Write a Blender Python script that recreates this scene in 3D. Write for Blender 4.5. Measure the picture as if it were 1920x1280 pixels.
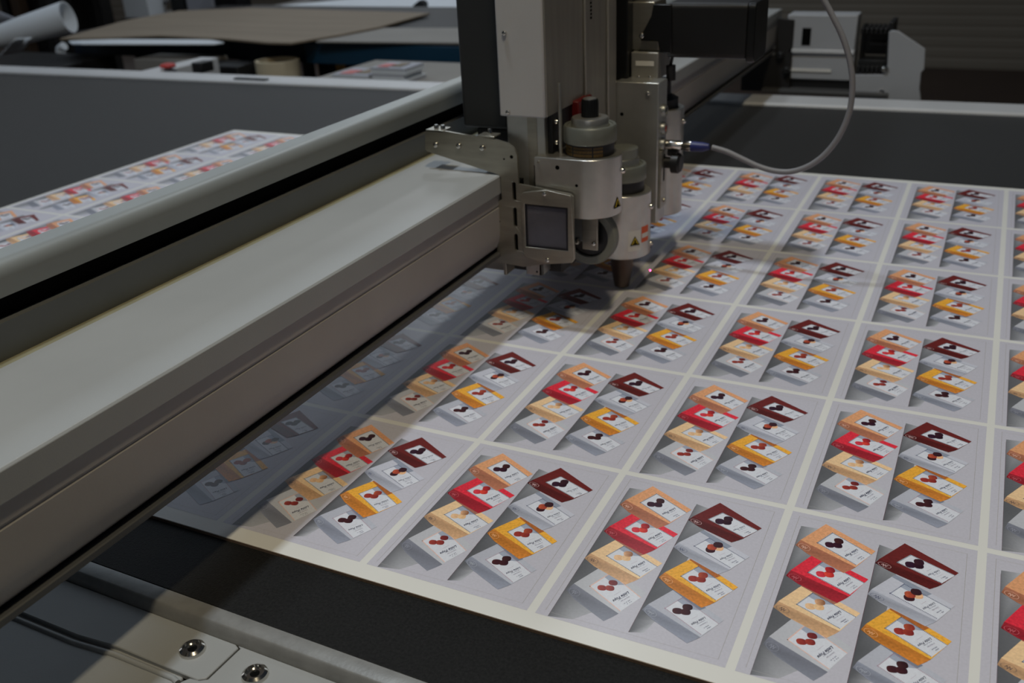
import bpy, bmesh, math, random
from mathutils import Vector, Matrix, Euler
from mathutils.geometry import tessellate_polygon

# All coordinates below are in print-cell units: 1 unit = one printed card pitch = 0.158 m.
# x runs along the front edge of the printed sheet, y runs away from the operator, z=0 is the bed.
S = 0.158
sc = bpy.context.scene
for o in list(bpy.data.objects):
    bpy.data.objects.remove(o)
COL = sc.collection

# ------------------------------------------------------------------ camera
CAM_F = 1806.55
CAM_P = Vector((3.68036, -3.35952, 3.26334))
CAM_E = Euler((1.13149, 0.0437975, 0.448192), 'XYZ')
CM = CAM_E.to_matrix()
cd = bpy.data.cameras.new('camera')
cd.sensor_width = 22.3
cd.lens = CAM_F / 1920 * 22.3
cd.clip_start = 0.02
cd.dof.use_dof = True
cd.dof.focus_distance = 0.83
cd.dof.aperture_fstop = 5.0
cam = bpy.data.objects.new('camera', cd)
cam.location = CAM_P * S
cam.rotation_euler = CAM_E
COL.objects.link(cam)
sc.camera = cam

# ------------------------------------------------------------------ world, lamps, exposure
w = bpy.data.worlds.new('world'); sc.world = w
w.use_nodes = True
bg = w.node_tree.nodes['Background']
bg.inputs[0].default_value = (0.62, 0.78, 1.0, 1)
bg.inputs[1].default_value = 0.022
sc.view_settings.view_transform = 'Standard'
sc.view_settings.look = 'None'
sc.view_settings.gamma = 1
sc.view_settings.use_curve_mapping = False
sc.view_settings.exposure = 0.0

def tube(x, y, z, ly, power, col, wx=0.07):
    L = bpy.data.lights.new('lamp_or_fill', 'AREA')
    L.shape = 'RECTANGLE'; L.size = wx; L.size_y = ly
    L.energy = power; L.color = col
    o = bpy.data.objects.new('lamp_or_fill_light', L)
    o.location = (x * S, y * S, z * S)
    COL.objects.link(o)
    return o

# cool high bay lamp nearly above the beam, warm one over the front aisle, a weaker one further along
tube(-2.3, 1.9, 20.0, 0.22, 36.0, (0.80, 0.90, 1.0), 0.16)
tube(5.1, -3.6, 20.0, 0.5, 35.5, (1.0, 0.86, 0.61), 0.16)
tube(-7.0, 21.0, 20.0, 0.5, 15.0, (0.85, 0.92, 1.0), 0.3)
# soft fill light added over the front aisle to lift the front faces
o = tube(6.0, -26.0, 15.0, 2.0, 5.0, (0.95, 0.97, 1.0), 2.0)
o.rotation_euler = (math.radians(40), 0, 0)
# lamp added over the far work area to give the felt its grazing sheen
tube(-18.0, 34.0, 17.0, 1.45, 14.0, (0.90, 0.95, 1.0), 0.3)
# high strip window along the left side of the hall
L = bpy.data.lights.new('strip_window', 'AREA')
L.shape = 'RECTANGLE'; L.size = 8.0; L.size_y = 0.5; L.energy = 36.0; L.color = (0.74, 0.87, 1.0)
o = bpy.data.objects.new('strip_window_light', L)
o.location = (-4.1, 4.4, 2.55)
o.rotation_euler = Euler((math.radians(60), 0, math.radians(-90)), 'XYZ')
COL.objects.link(o)

# ------------------------------------------------------------------ helpers
def lin(c):
    return tuple(((v / 255) / 12.92 if v / 255 <= 0.04045 else ((v / 255 + 0.055) / 1.055) ** 2.4) for v in c)

def _ray(px, py):
    return CM @ Vector(((px - 960) / CAM_F, -(py - 640) / CAM_F, -1.0))
def aty(px, py, y):
    d = _ray(px, py); return CAM_P + d * ((y - CAM_P.y) / d.y)
def atz(px, py, z=0.0):
    d = _ray(px, py); return CAM_P + d * ((z - CAM_P.z) / d.z)
def atx(px, py, x):
    d = _ray(px, py); return CAM_P + d * ((x - CAM_P.x) / d.x)

class MB:
    """collects solid shapes (unit coordinates) that become one mesh"""
    def __init__(s):
        s.v = []; s.f = []
    def add(s, vs, fs):
        k = len(s.v)
        s.v += [tuple(p) for p in vs]
        s.f += [tuple(i + k for i in f) for f in fs]
        return s
    def box(s, x0, x1, y0, y1, z0, z1):
        vs = [(x, y, z) for z in (z0, z1) for y in (y0, y1) for x in (x0, x1)]
        return s.add(vs, [(0, 2, 3, 1), (4, 5, 7, 6), (0, 1, 5, 4), (2, 6, 7, 3), (0, 4, 6, 2), (1, 3, 7, 5)])
    def hexa(s, p):   # 8 corners, bottom ring then top ring
        return s.add(p, [(3, 2, 1, 0), (4, 5, 6, 7), (0, 1, 5, 4), (1, 2, 6, 5), (2, 3, 7, 6), (3, 0, 4, 7)])
    def prism(s, poly, a0, a1, axis='y', holes=()):
        """poly in the plane across axis, extruded from a0 to a1, with optional holes"""
        def P(q, a):
            if axis == 'y': return (q[0], a, q[1])
            if axis == 'x': return (a, q[0], q[1])
            return (q[0], q[1], a)
        loops = [list(poly)] + [list(h) for h in holes]
        flat = [q for l in loops for q in l]
        n = len(flat)
        tris = tessellate_polygon([[Vector((q[0], q[1], 0)) for q in l] for l in loops]) if holes or True else []
        vs = [P(q, a0) for q in flat] + [P(q, a1) for q in flat]
        fs = []
        if not holes:
            fs.append(tuple(range(n))); fs.append(tuple(range(2 * n - 1, n - 1, -1)))
        else:
            for t in tris:
                fs.append(tuple(t)); fs.append(tuple(i + n for i in reversed(t)))
        k = 0
        for l in loops:
            m = len(l)
            for i in range(m):
                j = (i + 1) % m
                fs.append((k + i, k + j, k + j + n, k + i + n))
            k += m
        return s.add(vs, fs)
    def lathe(s, c, prof, axis='z', n=40, cap=True):
        """prof: list of (radius, height along axis)"""
        cx, cy, cz = c
        vs = []
        for r, h in prof:
            for i in range(n):
                a = 2 * math.pi * i / n
                u, v = r * math.cos(a), r * math.sin(a)
                if axis == 'z': vs.append((cx + u, cy + v, cz + h))
                elif axis == 'y': vs.append((cx + u, cy + h, cz + v))
                else: vs.append((cx + h, cy + u, cz + v))
        fs = []
        for k in range(len(prof) - 1):
            for i in range(n):
                j = (i + 1) % n
                fs.append((k * n + i, k * n + j, (k + 1) * n + j, (k + 1) * n + i))
        if cap:
            fs.append(tuple(range(n - 1, -1, -1)))
            fs.append(tuple((len(prof) - 1) * n + i for i in range(n)))
        return s.add(vs, fs)
    def tube(s, pts, r, n=12, closed=False):
        pts = [Vector(p) for p in pts]
        vs = []; fs = []
        up = None
        for i, p in enumerate(pts):
            t = (pts[min(i + 1, len(pts) - 1)] - pts[max(i - 1, 0)]).normalized()
            if up is None:
                up = t.orthogonal().normalized()
            up = (up - t * up.dot(t)).normalized()
            b = t.cross(up)
            rr = r[i] if isinstance(r, (list, tuple)) else r
            for k in range(n):
                a = 2 * math.pi * k / n
                vs.append(p + up * rr * math.cos(a) + b * rr * math.sin(a))
        for i in range(len(pts) - 1):
            for k in range(n):
                j = (k + 1) % n
                fs.append((i * n + k, i * n + j, (i + 1) * n + j, (i + 1) * n + k))
        fs.append(tuple(range(n - 1, -1, -1))); fs.append(tuple((len(pts) - 1) * n + k for k in range(n)))
        return s.add(vs, fs)
    def shift(s, dx=0, dy=0, dz=0):
        s.v = [(x + dx, y + dy, z + dz) for x, y, z in s.v]; return s

WORG = {}
def empty(name, loc):
    o = bpy.data.objects.new(name, None)
    o.location = Vector(loc) * S
    o.empty_display_size = 0.05
    COL.objects.link(o)
    WORG[o] = Vector(loc) * S
    return o

def obj(name, mb, mat, parent=None, bevel=0.0, angle=35, smooth=True, org=None, seg=2):
    if parent is not None: o0 = WORG[parent]
    elif org is not None: o0 = Vector(org) * S
    else:
        xs = [v[0] for v in mb.v]; ys = [v[1] for v in mb.v]; zs = [v[2] for v in mb.v]
        o0 = Vector(((min(xs) + max(xs)) / 2, (min(ys) + max(ys)) / 2, min(zs))) * S
    me = bpy.data.meshes.new(name)
    me.from_pydata([Vector(v) * S - o0 for v in mb.v], [], mb.f)
    bm = bmesh.new(); bm.from_mesh(me)
    bmesh.ops.recalc_face_normals(bm, faces=bm.faces)
    bm.to_mesh(me); bm.free()
    if smooth:
        me.polygons.foreach_set('use_smooth', [True] * len(me.polygons))
        me.set_sharp_from_angle(angle=math.radians(angle))
    me.materials.append(mat)
    o = bpy.data.objects.new(name, me)
    if parent is None: o.location = o0
    else: o.parent = parent
    WORG[o] = o0
    COL.objects.link(o)
    if bevel:
        m = o.modifiers.new('bevel', 'BEVEL'); m.width = bevel * S; m.segments = seg
        m.limit_method = 'ANGLE'; m.angle_limit = math.radians(40)
    return o

def tag(o, label=None, cat=None, group=None, kind=None):
    if label: o['label'] = label
    if cat: o['category'] = cat
    if group: o['group'] = group
    if kind: o['kind'] = kind
    return o

def copy_tree(o, parent=None, delta=None):
    c = o.copy(); COL.objects.link(c)
    if parent is not None: c.parent = parent
    for ch in list(o.children):
        if ch is not c: copy_tree(ch, c)
    return c

# ------------------------------------------------------------------ materials
def mat(name, rgb, rough=0.5, metal=0.0, noise=0.0, nscale=40.0, bump=0.0, bscale=200.0, spec=0.5, sheen=0.0, coat=0.0, brushed=None, trans=0.0):
    m = bpy.data.materials.new(name); m.use_nodes = True
    nt = m.node_tree; b = nt.nodes['Principled BSDF']
    c = lin(rgb) + (1,)
    b.inputs['Base Color'].default_value = c
    b.inputs['Roughness'].default_value = rough
    b.inputs['Metallic'].default_value = metal
    b.inputs['Specular IOR Level'].default_value = spec
    if sheen:
        b.inputs['Sheen Weight'].default_value = sheen; b.inputs['Sheen Roughness'].default_value = 0.4
    if coat:
        b.inputs['Coat Weight'].default_value = coat; b.inputs['Coat Roughness'].default_value = 0.1
    if trans:
        b.inputs['Transmission Weight'].default_value = trans
    tc = nt.nodes.new('ShaderNodeTexCoord')
    if noise:
        mp = nt.nodes.new('ShaderNodeMapping')
        if brushed: mp.inputs['Scale'].default_value = brushed
        nz = nt.nodes.new('ShaderNodeTexNoise'); nz.inputs['Scale'].default_value = nscale; nz.inputs['Detail'].default_value = 4
        rp = nt.nodes.new('ShaderNodeValToRGB')
        rp.color_ramp.elements[0].position = 0.3; rp.color_ramp.elements[1].position = 0.7
        rp.color_ramp.elements[0].color = tuple(v * (1 - noise) for v in c[:3]) + (1,)
        rp.color_ramp.elements[1].color = tuple(min(1, v * (1 + noise)) for v in c[:3]) + (1,)
        nt.links.new(tc.outputs['Object'], mp.inputs[0]); nt.links.new(mp.outputs[0], nz.inputs['Vector'])
        nt.links.new(nz.outputs[0], rp.inputs[0]); nt.links.new(rp.outputs[0], b.inputs['Base Color'])
    if bump:
        n2 = nt.nodes.new('ShaderNodeTexNoise'); n2.inputs['Scale'].default_value = bscale; n2.inputs['Detail'].default_value = 3
        if brushed:
            m2 = nt.nodes.new('ShaderNodeMapping'); m2.inputs['Scale'].default_value = brushed
            nt.links.new(tc.outputs['Object'], m2.inputs[0]); nt.links.new(m2.outputs[0], n2.inputs['Vector'])
        else:
            nt.links.new(tc.outputs['Object'], n2.inputs['Vector'])
        bp = nt.nodes.new('ShaderNodeBump'); bp.inputs['Strength'].default_value = bump; bp.inputs['Distance'].default_value = 0.001
        nt.links.new(n2.outputs[0], bp.inputs['Height']); nt.links.new(bp.outputs[0], b.inputs['Normal'])
    return m

M = dict(
    felt=mat('black_felt', (25, 25, 25), 0.60, noise=0.45, nscale=420, bump=0.3, bscale=900, spec=0.13, sheen=0.3),
    paper=mat('white_board', (229, 229, 225), 0.30, noise=0.02, nscale=8, spec=0.45),
    paper_edge=mat('board_edge', (128, 108, 92), 0.8, noise=0.15, nscale=300),
    alu=mat('anodised_aluminium', (150, 152, 150), 0.38, 0.75, noise=0.06, nscale=30, bump=0.05, bscale=400),
    alu_lt=mat('satin_aluminium', (190, 190, 186), 0.35, 0.8, noise=0.08, nscale=30, bump=0.08, bscale=300),
    paintgrey=mat('grey_powder_paint', (155, 157, 157), 0.45, noise=0.03, nscale=12, bump=0.15, bscale=900, spec=0.5),
    fascia=mat('grey_fascia_paint', (74, 74, 74), 0.5, noise=0.04, nscale=14, bump=0.15, bscale=900),
    beamface=mat('beam_extrusion', (160, 155, 151), 0.5, 0.1, noise=0.05, nscale=10, bump=0.1, bscale=500),
    beamrail=mat('beam_rail_anodised', (142, 146, 145), 0.42, 0.3, noise=0.05, nscale=10),
    bronze=mat('dark_bronze', (92, 78, 70), 0.45, 0.5, noise=0.1, nscale=40),
    rail_metal=mat('worn_rail_metal', (146, 146, 144), 0.36, 0.35, noise=0.12, nscale=60, bump=0.1, bscale=300),
    wallgrey=mat('beam_inner_wall', (102, 104, 104), 0.5, 0.2, noise=0.05, nscale=10),
    greenish=mat('galvanised_sheet', (150, 145, 118), 0.5, 0.3, noise=0.1, nscale=20),
    white=mat('white_paint', (200, 201, 203), 0.4, noise=0.03, nscale=9),
    carriage=mat('carriage_paint', (158, 160, 164), 0.45, noise=0.03, nscale=9),
    housing=mat('housing_paint', (186, 187, 190), 0.5, noise=0.03, nscale=15, bump=0.2, bscale=1200),
    housing_s=mat('housing_brushed', (150, 148, 142), 0.42, 0.5, noise=0.12, nscale=14, brushed=(1, 4, .4)),
    cover=mat('slate_cover', (42, 44, 46), 0.5, noise=0.04, nscale=20, bump=0.1, bscale=900),
    black=mat('black_plastic', (20, 20, 21), 0.45, noise=0.1, nscale=40),
    blackmetal=mat('black_anodised', (24, 25, 26), 0.35, 0.3),
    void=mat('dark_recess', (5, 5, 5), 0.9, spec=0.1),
    steel=mat('stainless_plate', (168, 164, 152), 0.36, 0.85, noise=0.1, nscale=25, brushed=(1, 1, 6), bump=0.05, bscale=300),
    chrome=mat('bright_screw', (215, 212, 205), 0.15, 1.0),
    turned=mat('turned_aluminium', (196, 194, 188), 0.3, 0.85, noise=0.06, nscale=60),
    knurl=mat('grey_ring', (128, 130, 122), 0.4, 0.5, noise=0.06, nscale=60),
    rubber=mat('grey_wheel_rubber', (118, 120, 112), 0.55),
    yellow=mat('warning_yellow', (206, 178, 40), 0.5),
    orange=mat('label_orange', (214, 88, 40), 0.5),
    labelw=mat('label_white', (212, 210, 204), 0.5),
    red=mat('red_plastic', (190, 45, 35), 0.4),
    darkred=mat('dark_red_plastic', (96, 18, 18), 0.4),
    gold=mat('gold_mark', (128, 98, 40), 0.4),
    blueboot=mat('blue_boot', (28, 36, 96), 0.45),
    cable=mat('grey_cable', (128, 128, 132), 0.5),
    blue=mat('workbench_blue', (22, 60, 84), 0.45, noise=0.06, nscale=5),
    kraft=mat('kraft_board', (140, 126, 108), 0.8, noise=0.12, nscale=3, brushed=(.4, 3, 1)),
    greyboard=mat('grey_board', (150, 146, 140), 0.8, noise=0.06, nscale=4),
    whitepaper=mat('white_paper', (225, 230, 235), 0.7, noise=0.04, nscale=6),
    greypaper=mat('grey_paper', (176, 178, 188), 0.7, noise=0.04, nscale=6),
    cream=mat('cream_tube', (214, 200, 170), 0.7, noise=0.05, nscale=6),
    rack=mat('dark_rack', (22, 20, 20), 0.6, noise=0.2, nscale=6),
    brownpost=mat('brown_post', (66, 50, 36), 0.7, noise=0.2, nscale=6),
    floor=mat('floor_dark', (58, 44, 36), 0.6, noise=0.12, nscale=2),
    wall=mat('wall_brown_grey', (128, 116, 102), 0.8, noise=0.05, nscale=.6),
    shutter=mat('shutter_grey', (120, 112, 100), 0.6, noise=0.06, nscale=1.0),
    glass=mat('smoked_lens', (92, 92, 102), 0.12, 0.0, spec=0.8, noise=0.15, nscale=25),
    gasket=mat('black_gasket', (26, 26, 32), 0.35),
)

# ------------------------------------------------------------------ print artwork
def card_artwork():
    # the printed picture is measured on one card of the sheet and laid flat in card coordinates
    import numpy as np
    W,H=.955,1.342
    src=np.array([(1002.3,1147.5),(1359.4,1249.7),(1475.7,956.4),(1174.5,892.3)]); dst=np.array([(0,0),(W,0),(W,H),(0,H)])
    A=[];b=[]
    for (x,y),(u,v) in zip(src,dst):
        A.append([x,y,1,0,0,0,-u*x,-u*y]);b.append(u);A.append([0,0,0,x,y,1,-v*x,-v*y]);b.append(v)
    h=np.linalg.solve(np.array(A),np.array(b));h=np.append(h,1).reshape(3,3)
    def hm(p):
        q=h@np.array([p[0],p[1],1]);return q[:2]/q[2]
    s=8.535
    def R1(x,y):return np.array((1120+x/s,890+y/s))
    def R2(x,y):return np.array((1020+x/s,1010+y/s))
    def R3(x,y):return np.array((1280+x/s,930+y/s))
    def R4(x,y):return np.array((1200+x/s,1050+y/s))
    P=[] # (colors, pts)
    _L=[]
    LAY=[0]
    HOLD=[0]
    def add(px,col):
        if not HOLD[0]: LAY[0]+=1
        _L.append(LAY[0])
        pts=[hm(p) for p in px]
        pts=[(min(max(u,0),W),min(max(v,0),H)) for u,v in pts]
        P.append((col,[(round(float(u),4),round(float(v),4)) for u,v in pts]))
    g=lambda *v:[v[0],v[0]+1,v[0]+2] if len(v)==1 else list(v)
    TLA=R1(525,230);BLA=R2(55,1225);EA=lambda t:TLA+(BLA-TLA)*t
    TLB=R3(240,145);BLB=np.array((1177.8,1183.6));EB=lambda t:TLB+(BLB-TLB)*t
    add([EA(0),R1(760,265),R1(700,700),EA(.35)],[g(112),g(160),g(108),g(88)])
    add([EA(.35),R1(700,700),R2(1000,560),EA(.62)],[g(88),g(108),g(95),g(82)])
    add([EA(.62),R2(1000,560),R2(700,900),EA(.8)],[g(82),g(95),g(115),g(92)])
    add([EA(.8),R2(700,900),R2(850,1140),R2(450,1278),EA(1)],[g(92),g(125),g(148),g(152),g(100)])
    add([EB(0),R3(430,215),R3(350,600),EB(.3)],[g(108),g(150),g(118),g(84)])
    add([EB(.3),R3(350,600),R4(730,60),EB(.5)],[g(84),g(118),g(112),g(80)])
    add([EB(.5),R4(730,60),R4(560,540),EB(.72)],[g(80),g(112),g(98),g(76)])
    add([EB(.72),R4(560,540),R4(250,960),EB(.9)],[g(76),g(98),g(140),g(86)])
    add([EB(.9),R4(250,960),R4(60,1150),EB(1)],[g(86),g(150),g(170),g(80)])
    def line(a,b,w,col):
        a=np.array(a,float);b=np.array(b,float);d=b-a;n=np.array((-d[1],d[0]))/np.hypot(*d)*w/2
        add([a-n,b-n,b+n,a+n],col)
    line(EB(.02),EB(1),.7,g(84,48,56)); line(EA(.02),EA(1),.5,g(92,70,78))
    line(R1(545,90),R2(20,1130),.5,g(138,132,122)); line((1456,961.5),(1346.4,1234),.6,g(132,128,116))
    line(R1(560,100),(1456,961.5),.35,g(160,156,150)); line((1030,1146),(1346.4,1234),.35,g(158,155,150))
    # canonical box A1
    l0,r0,b0=R1(460,425),R1(1520,580),R1(1160,800)
    M0=np.column_stack([r0-l0,b0-l0]); Mi=np.linalg.inv(M0)
    loc=lambda p:Mi@(p-l0)
    F={k:loc(R1(*v)) for k,v in dict(t=(900,205),LL=(685,465),LT=(960,320),LR=(1450,625),LB=(1180,775),s0=(365,495),s1=(500,612),s2=(960,880),s3=(1090,832),
       e=(485,525),b1=(870,492),b2=(1020,440),b3=(985,500),tx0=(1250,548),tx1=(1040,645),f0=(1255,590),f1=(1130,645),n0=(1300,650),n1=(1215,690),l1=(1060,585),l2=(1150,540),m0=(1262,600)).items()}
    def box(l,r,b,top,side,bord,blobs,dash=True,logo=(150,150,150),flav=1,shade=None,lab=(194,196,198),sidelight=0,tt=None):
        B=np.column_stack([r-l,b-l]); f=lambda k:l+B@(F[k] if isinstance(k,str) else np.array(k))
        q=lambda a,b_:l+B@np.array((a,b_))
        t=f('t') if tt is None else tt
        dk=lambda c,m:[int(x*m) for x in c]
        # side
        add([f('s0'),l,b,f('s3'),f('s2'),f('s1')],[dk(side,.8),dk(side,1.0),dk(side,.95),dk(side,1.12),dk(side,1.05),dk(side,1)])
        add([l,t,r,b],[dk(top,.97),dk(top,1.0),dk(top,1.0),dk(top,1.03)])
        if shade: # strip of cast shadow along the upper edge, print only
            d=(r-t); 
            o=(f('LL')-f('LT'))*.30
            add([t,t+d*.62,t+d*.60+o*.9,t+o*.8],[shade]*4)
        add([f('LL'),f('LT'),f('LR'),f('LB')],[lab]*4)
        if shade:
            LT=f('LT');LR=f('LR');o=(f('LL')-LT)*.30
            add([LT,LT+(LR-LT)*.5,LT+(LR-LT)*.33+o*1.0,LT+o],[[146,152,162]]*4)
        def dashes(a,c,n,w,col):
            a=np.array(a);c=np.array(c);d=(c-a)/n
            inw=(f('LL')+f('LR'))/2-(a+c)/2; 
            nn=np.array((-d[1],d[0]));nn/=np.hypot(*nn)
            if nn@inw<0:nn=-nn
            if dash:
                for i in range(n):
                    p=a+d*i; add([p,p+d*.62,p+d*.62+nn*w,p+nn*w],col)
            else: add([a,c,c+nn*w,a+nn*w],col)
        LAY[0]+=1;HOLD[0]=1
        dashes(f('LL'),f('LT'),20,1.5,bord);dashes(f('LT'),f('LR'),34,1.3,bord);dashes(f('LL'),f('LB'),34,1.3,bord)
        # logo ellipse ring
        c=f('e');ax=(b-l)*.105;ay=(f('s0')-l)*.42
        N=22;pr=None
        for i in range(N+1):
            a=2*math.pi*i/N;o=c+ax*math.cos(a)+ay*math.sin(a);ii=c+(ax*math.cos(a)+ay*math.sin(a))*.93
            if pr is not None:add([pr[0],o,ii,pr[1]],logo)
            pr=(o,ii)
        HOLD[0]=0
        for bl in blobs:
            k,c1,c2=bl; cc=f(k) if isinstance(k,str) else np.array(k)
            sz=np.linalg.norm(b-l)/93.
            pts=[]
            for i in range(20):
                a=2*math.pi*i/20;ca,sa=math.cos(a),math.sin(a)
                e=lambda v:math.copysign(abs(v)**.8,v)
                pts.append(cc+np.array((7.9*e(ca),4.6*e(sa)+.6*e(ca)))*sz)
            cols=[[int(c1[j]+(c2[j]-c1[j])*(.5-.5*math.cos(2*math.pi*(i/20)))) for j in range(3)] for i in range(20)]
            add(pts,cols)
        line(f('l1'),f('l2'),.45,g(165,150,160))
        line(f('f0')+ (f('LB')-f('LL'))*.075,f('f1')+(f('LB')-f('LL'))*.075,.4,g(172,160,168))
        HOLD[0]=1;LAY[0]+=1
        import random;rng=random.Random(len(T))
        pc=math.hypot(*(f('f1')-f('f0')))
        def script(a,c,n,h,w,col):
            a=np.array(a);c=np.array(c);d=(c-a)/n;nn=np.array((-d[1],d[0]));nn/=np.hypot(*nn)
            for i in range(n):
                if rng.random()<.12:continue
                k=h*(.6+.5*rng.random());j=(rng.random()-.5)*.5
                p=a+d*(i+.1)+nn*j;add([p-nn*k/2,p+d*.62-nn*k/2,p+d*.8+nn*k/2,p+d*.2+nn*k/2],col)
        sc=np.linalg.norm(b-l)/93.
        stp=(f('LB')-f('LL'));
        for kk in range(flav if flav<3 else 2):
            o=stp*(.0+.055*kk); script(f('f0')+o,f('f1')+o*1.1-(f('f1')-f('f0'))*.08*kk,15,1.1*sc,0,g(84,84,104))
        for kk in range(2):
            o=stp*.05*kk; script(f('n0')+o,f('n1')+o+(f('n0')-f('n1'))*.25*kk,9,1.5*sc,0,g(72,72,96))
        # monogram in the ring
        for kk in range(5):
            cc=f('e')+(b-l)*(.018*(kk-2))+ (f('s0')-l)*.02*((kk*37)%5-2)
            dd=(f('s0')-l)*(.15+.05*((kk*7)%3)); ww=(b-l)*.006; sl=(b-l)*.010*(1 if kk%2 else -1)
            add([cc-dd-ww-sl,cc-dd+ww-sl,cc+dd+ww+sl,cc+dd-ww+sl],logo)
        HOLD[0]=0
        T.append((np.round(hm(f('tx0')),4).tolist(),np.round(hm(f('tx1')),4).tolist(),np.round(hm(f('LB')),4).tolist(),np.round(hm(f('LL')),4).tolist(),flav,
           np.round(hm(f('e')),4).tolist(),logo))
    T=[]
    d=(45,20,32)
    A4=dict(l=R2(475,715),r=R2(1640,872),b=R2(1190,1190)); 
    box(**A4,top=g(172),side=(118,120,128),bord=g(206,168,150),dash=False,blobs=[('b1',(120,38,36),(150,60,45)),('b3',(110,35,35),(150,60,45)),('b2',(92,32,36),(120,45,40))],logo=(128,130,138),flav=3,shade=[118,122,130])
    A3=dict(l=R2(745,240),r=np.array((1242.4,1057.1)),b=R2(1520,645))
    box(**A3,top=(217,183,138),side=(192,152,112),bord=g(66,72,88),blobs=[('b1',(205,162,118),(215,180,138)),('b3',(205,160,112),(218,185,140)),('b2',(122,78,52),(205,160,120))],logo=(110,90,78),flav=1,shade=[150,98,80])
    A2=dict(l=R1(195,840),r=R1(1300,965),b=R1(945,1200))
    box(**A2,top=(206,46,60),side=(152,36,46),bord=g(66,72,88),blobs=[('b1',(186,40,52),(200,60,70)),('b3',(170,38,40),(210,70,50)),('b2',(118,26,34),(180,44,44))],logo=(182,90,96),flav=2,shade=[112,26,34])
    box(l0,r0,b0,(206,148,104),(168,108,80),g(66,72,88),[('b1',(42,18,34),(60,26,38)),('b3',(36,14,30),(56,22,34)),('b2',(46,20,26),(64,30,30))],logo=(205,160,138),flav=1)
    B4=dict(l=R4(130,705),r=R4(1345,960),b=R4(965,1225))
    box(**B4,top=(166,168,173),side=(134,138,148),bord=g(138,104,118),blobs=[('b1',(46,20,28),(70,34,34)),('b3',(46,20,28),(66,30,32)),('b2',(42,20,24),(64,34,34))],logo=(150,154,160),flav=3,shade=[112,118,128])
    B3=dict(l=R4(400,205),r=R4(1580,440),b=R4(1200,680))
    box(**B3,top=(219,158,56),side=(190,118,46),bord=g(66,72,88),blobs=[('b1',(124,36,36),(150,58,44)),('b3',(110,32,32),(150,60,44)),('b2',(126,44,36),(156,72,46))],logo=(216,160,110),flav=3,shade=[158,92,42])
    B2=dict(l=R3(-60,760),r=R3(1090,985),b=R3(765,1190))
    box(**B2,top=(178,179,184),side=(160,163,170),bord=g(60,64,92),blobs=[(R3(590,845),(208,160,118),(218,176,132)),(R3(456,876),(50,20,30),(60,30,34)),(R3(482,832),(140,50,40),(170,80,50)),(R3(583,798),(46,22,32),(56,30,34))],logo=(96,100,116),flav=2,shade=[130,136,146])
    B1=dict(l=R3(180,345),r=R3(1290,535),b=R3(980,700))
    # dark red box: side shorter in A-frame terms
    box(**B1,top=(98,34,32),side=(84,28,27),bord=g(84,92,100),blobs=[('b1',(40,18,38),(52,26,40)),('b3',(34,12,26),(50,22,32)),('b2',(42,18,30),(54,28,34))],logo=(190,160,156),flav=1,tt=R3(620,130))

    return P, _L, T
WHITE = lin((197, 196, 189))
def ink(h):
    c = lin([max(0, min(255, int(v))) for v in h])
    return tuple(min(1.0, 0.80 * c[k] / WHITE[k]) for k in range(3)) + (1.0,)

def title_mesh():
    cu = bpy.data.curves.new('title', 'FONT')
    cu.body = "Little Pops"; cu.resolution_u = 2; cu.shear = 0.35; cu.offset = 0.012; cu.size = 1.0
    ob = bpy.data.objects.new('title', cu); COL.objects.link(ob)
    bpy.context.view_layer.update()
    me = bpy.data.meshes.new_from_object(ob.evaluated_get(bpy.context.evaluated_depsgraph_get()))
    vs = [tuple(v.co) for v in me.vertices]; fs = [tuple(p.vertices) for p in me.polygons]
    bpy.data.objects.remove(ob); bpy.data.curves.remove(cu); bpy.data.meshes.remove(me)
    x0 = min(v[0] for v in vs); x1 = max(v[0] for v in vs)
    return [((v[0] - x0) / (x1 - x0), v[1]) for v in vs], fs, x1 - x0

def print_material():
    m = bpy.data.materials.new('printed_ink'); m.use_nodes = True
    nt = m.node_tree; b = nt.nodes['Principled BSDF']
    at = nt.nodes.new('ShaderNodeAttribute'); at.attribute_name = 'ink'
    tc = nt.nodes.new('ShaderNodeTexCoord')
    nz = nt.nodes.new('ShaderNodeTexNoise'); nz.inputs['Scale'].default_value = 420; nz.inputs['Detail'].default_value = 3
    mr = nt.nodes.new('ShaderNodeMapRange'); mr.inputs['From Min'].default_value = 0.3; mr.inputs['From Max'].default_value = 0.7
    mr.inputs['To Min'].default_value = -1.0; mr.inputs['To Max'].default_value = 1.0
    hs = nt.nodes.new('ShaderNodeSeparateColor'); hs.mode = 'HSV'
    nt.links.new(at.outputs['Color'], hs.inputs[0])
    am = nt.nodes.new('ShaderNodeMath'); am.operation = 'MULTIPLY_ADD'; am.inputs[1].default_value = 0.16; am.inputs[2].default_value = 0.02
    nt.links.new(hs.outputs[1], am.inputs[0])
    ml = nt.nodes.new('ShaderNodeMath'); ml.operation = 'MULTIPLY'
    ad = nt.nodes.new('ShaderNodeMath'); ad.operation = 'ADD'; ad.inputs[1].default_value = 1.0
    mx = nt.nodes.new('ShaderNodeVectorMath'); mx.operation = 'SCALE'
    nt.links.new(tc.outputs['Object'], nz.inputs['Vector']); nt.links.new(nz.outputs[0], mr.inputs[0])
    nt.links.new(mr.outputs[0], ml.inputs[0]); nt.links.new(am.outputs[0], ml.inputs[1]); nt.links.new(ml.outputs[0], ad.inputs[0])
    nt.links.new(at.outputs['Color'], mx.inputs[0]); nt.links.new(ad.outputs[0], mx.inputs['Scale'])
    nt.links.new(mx.outputs[0], b.inputs['Base Color'])
    b.inputs['Roughness'].default_value = 0.32; b.inputs['Specular IOR Level'].default_value = 0.45
    return m

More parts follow.
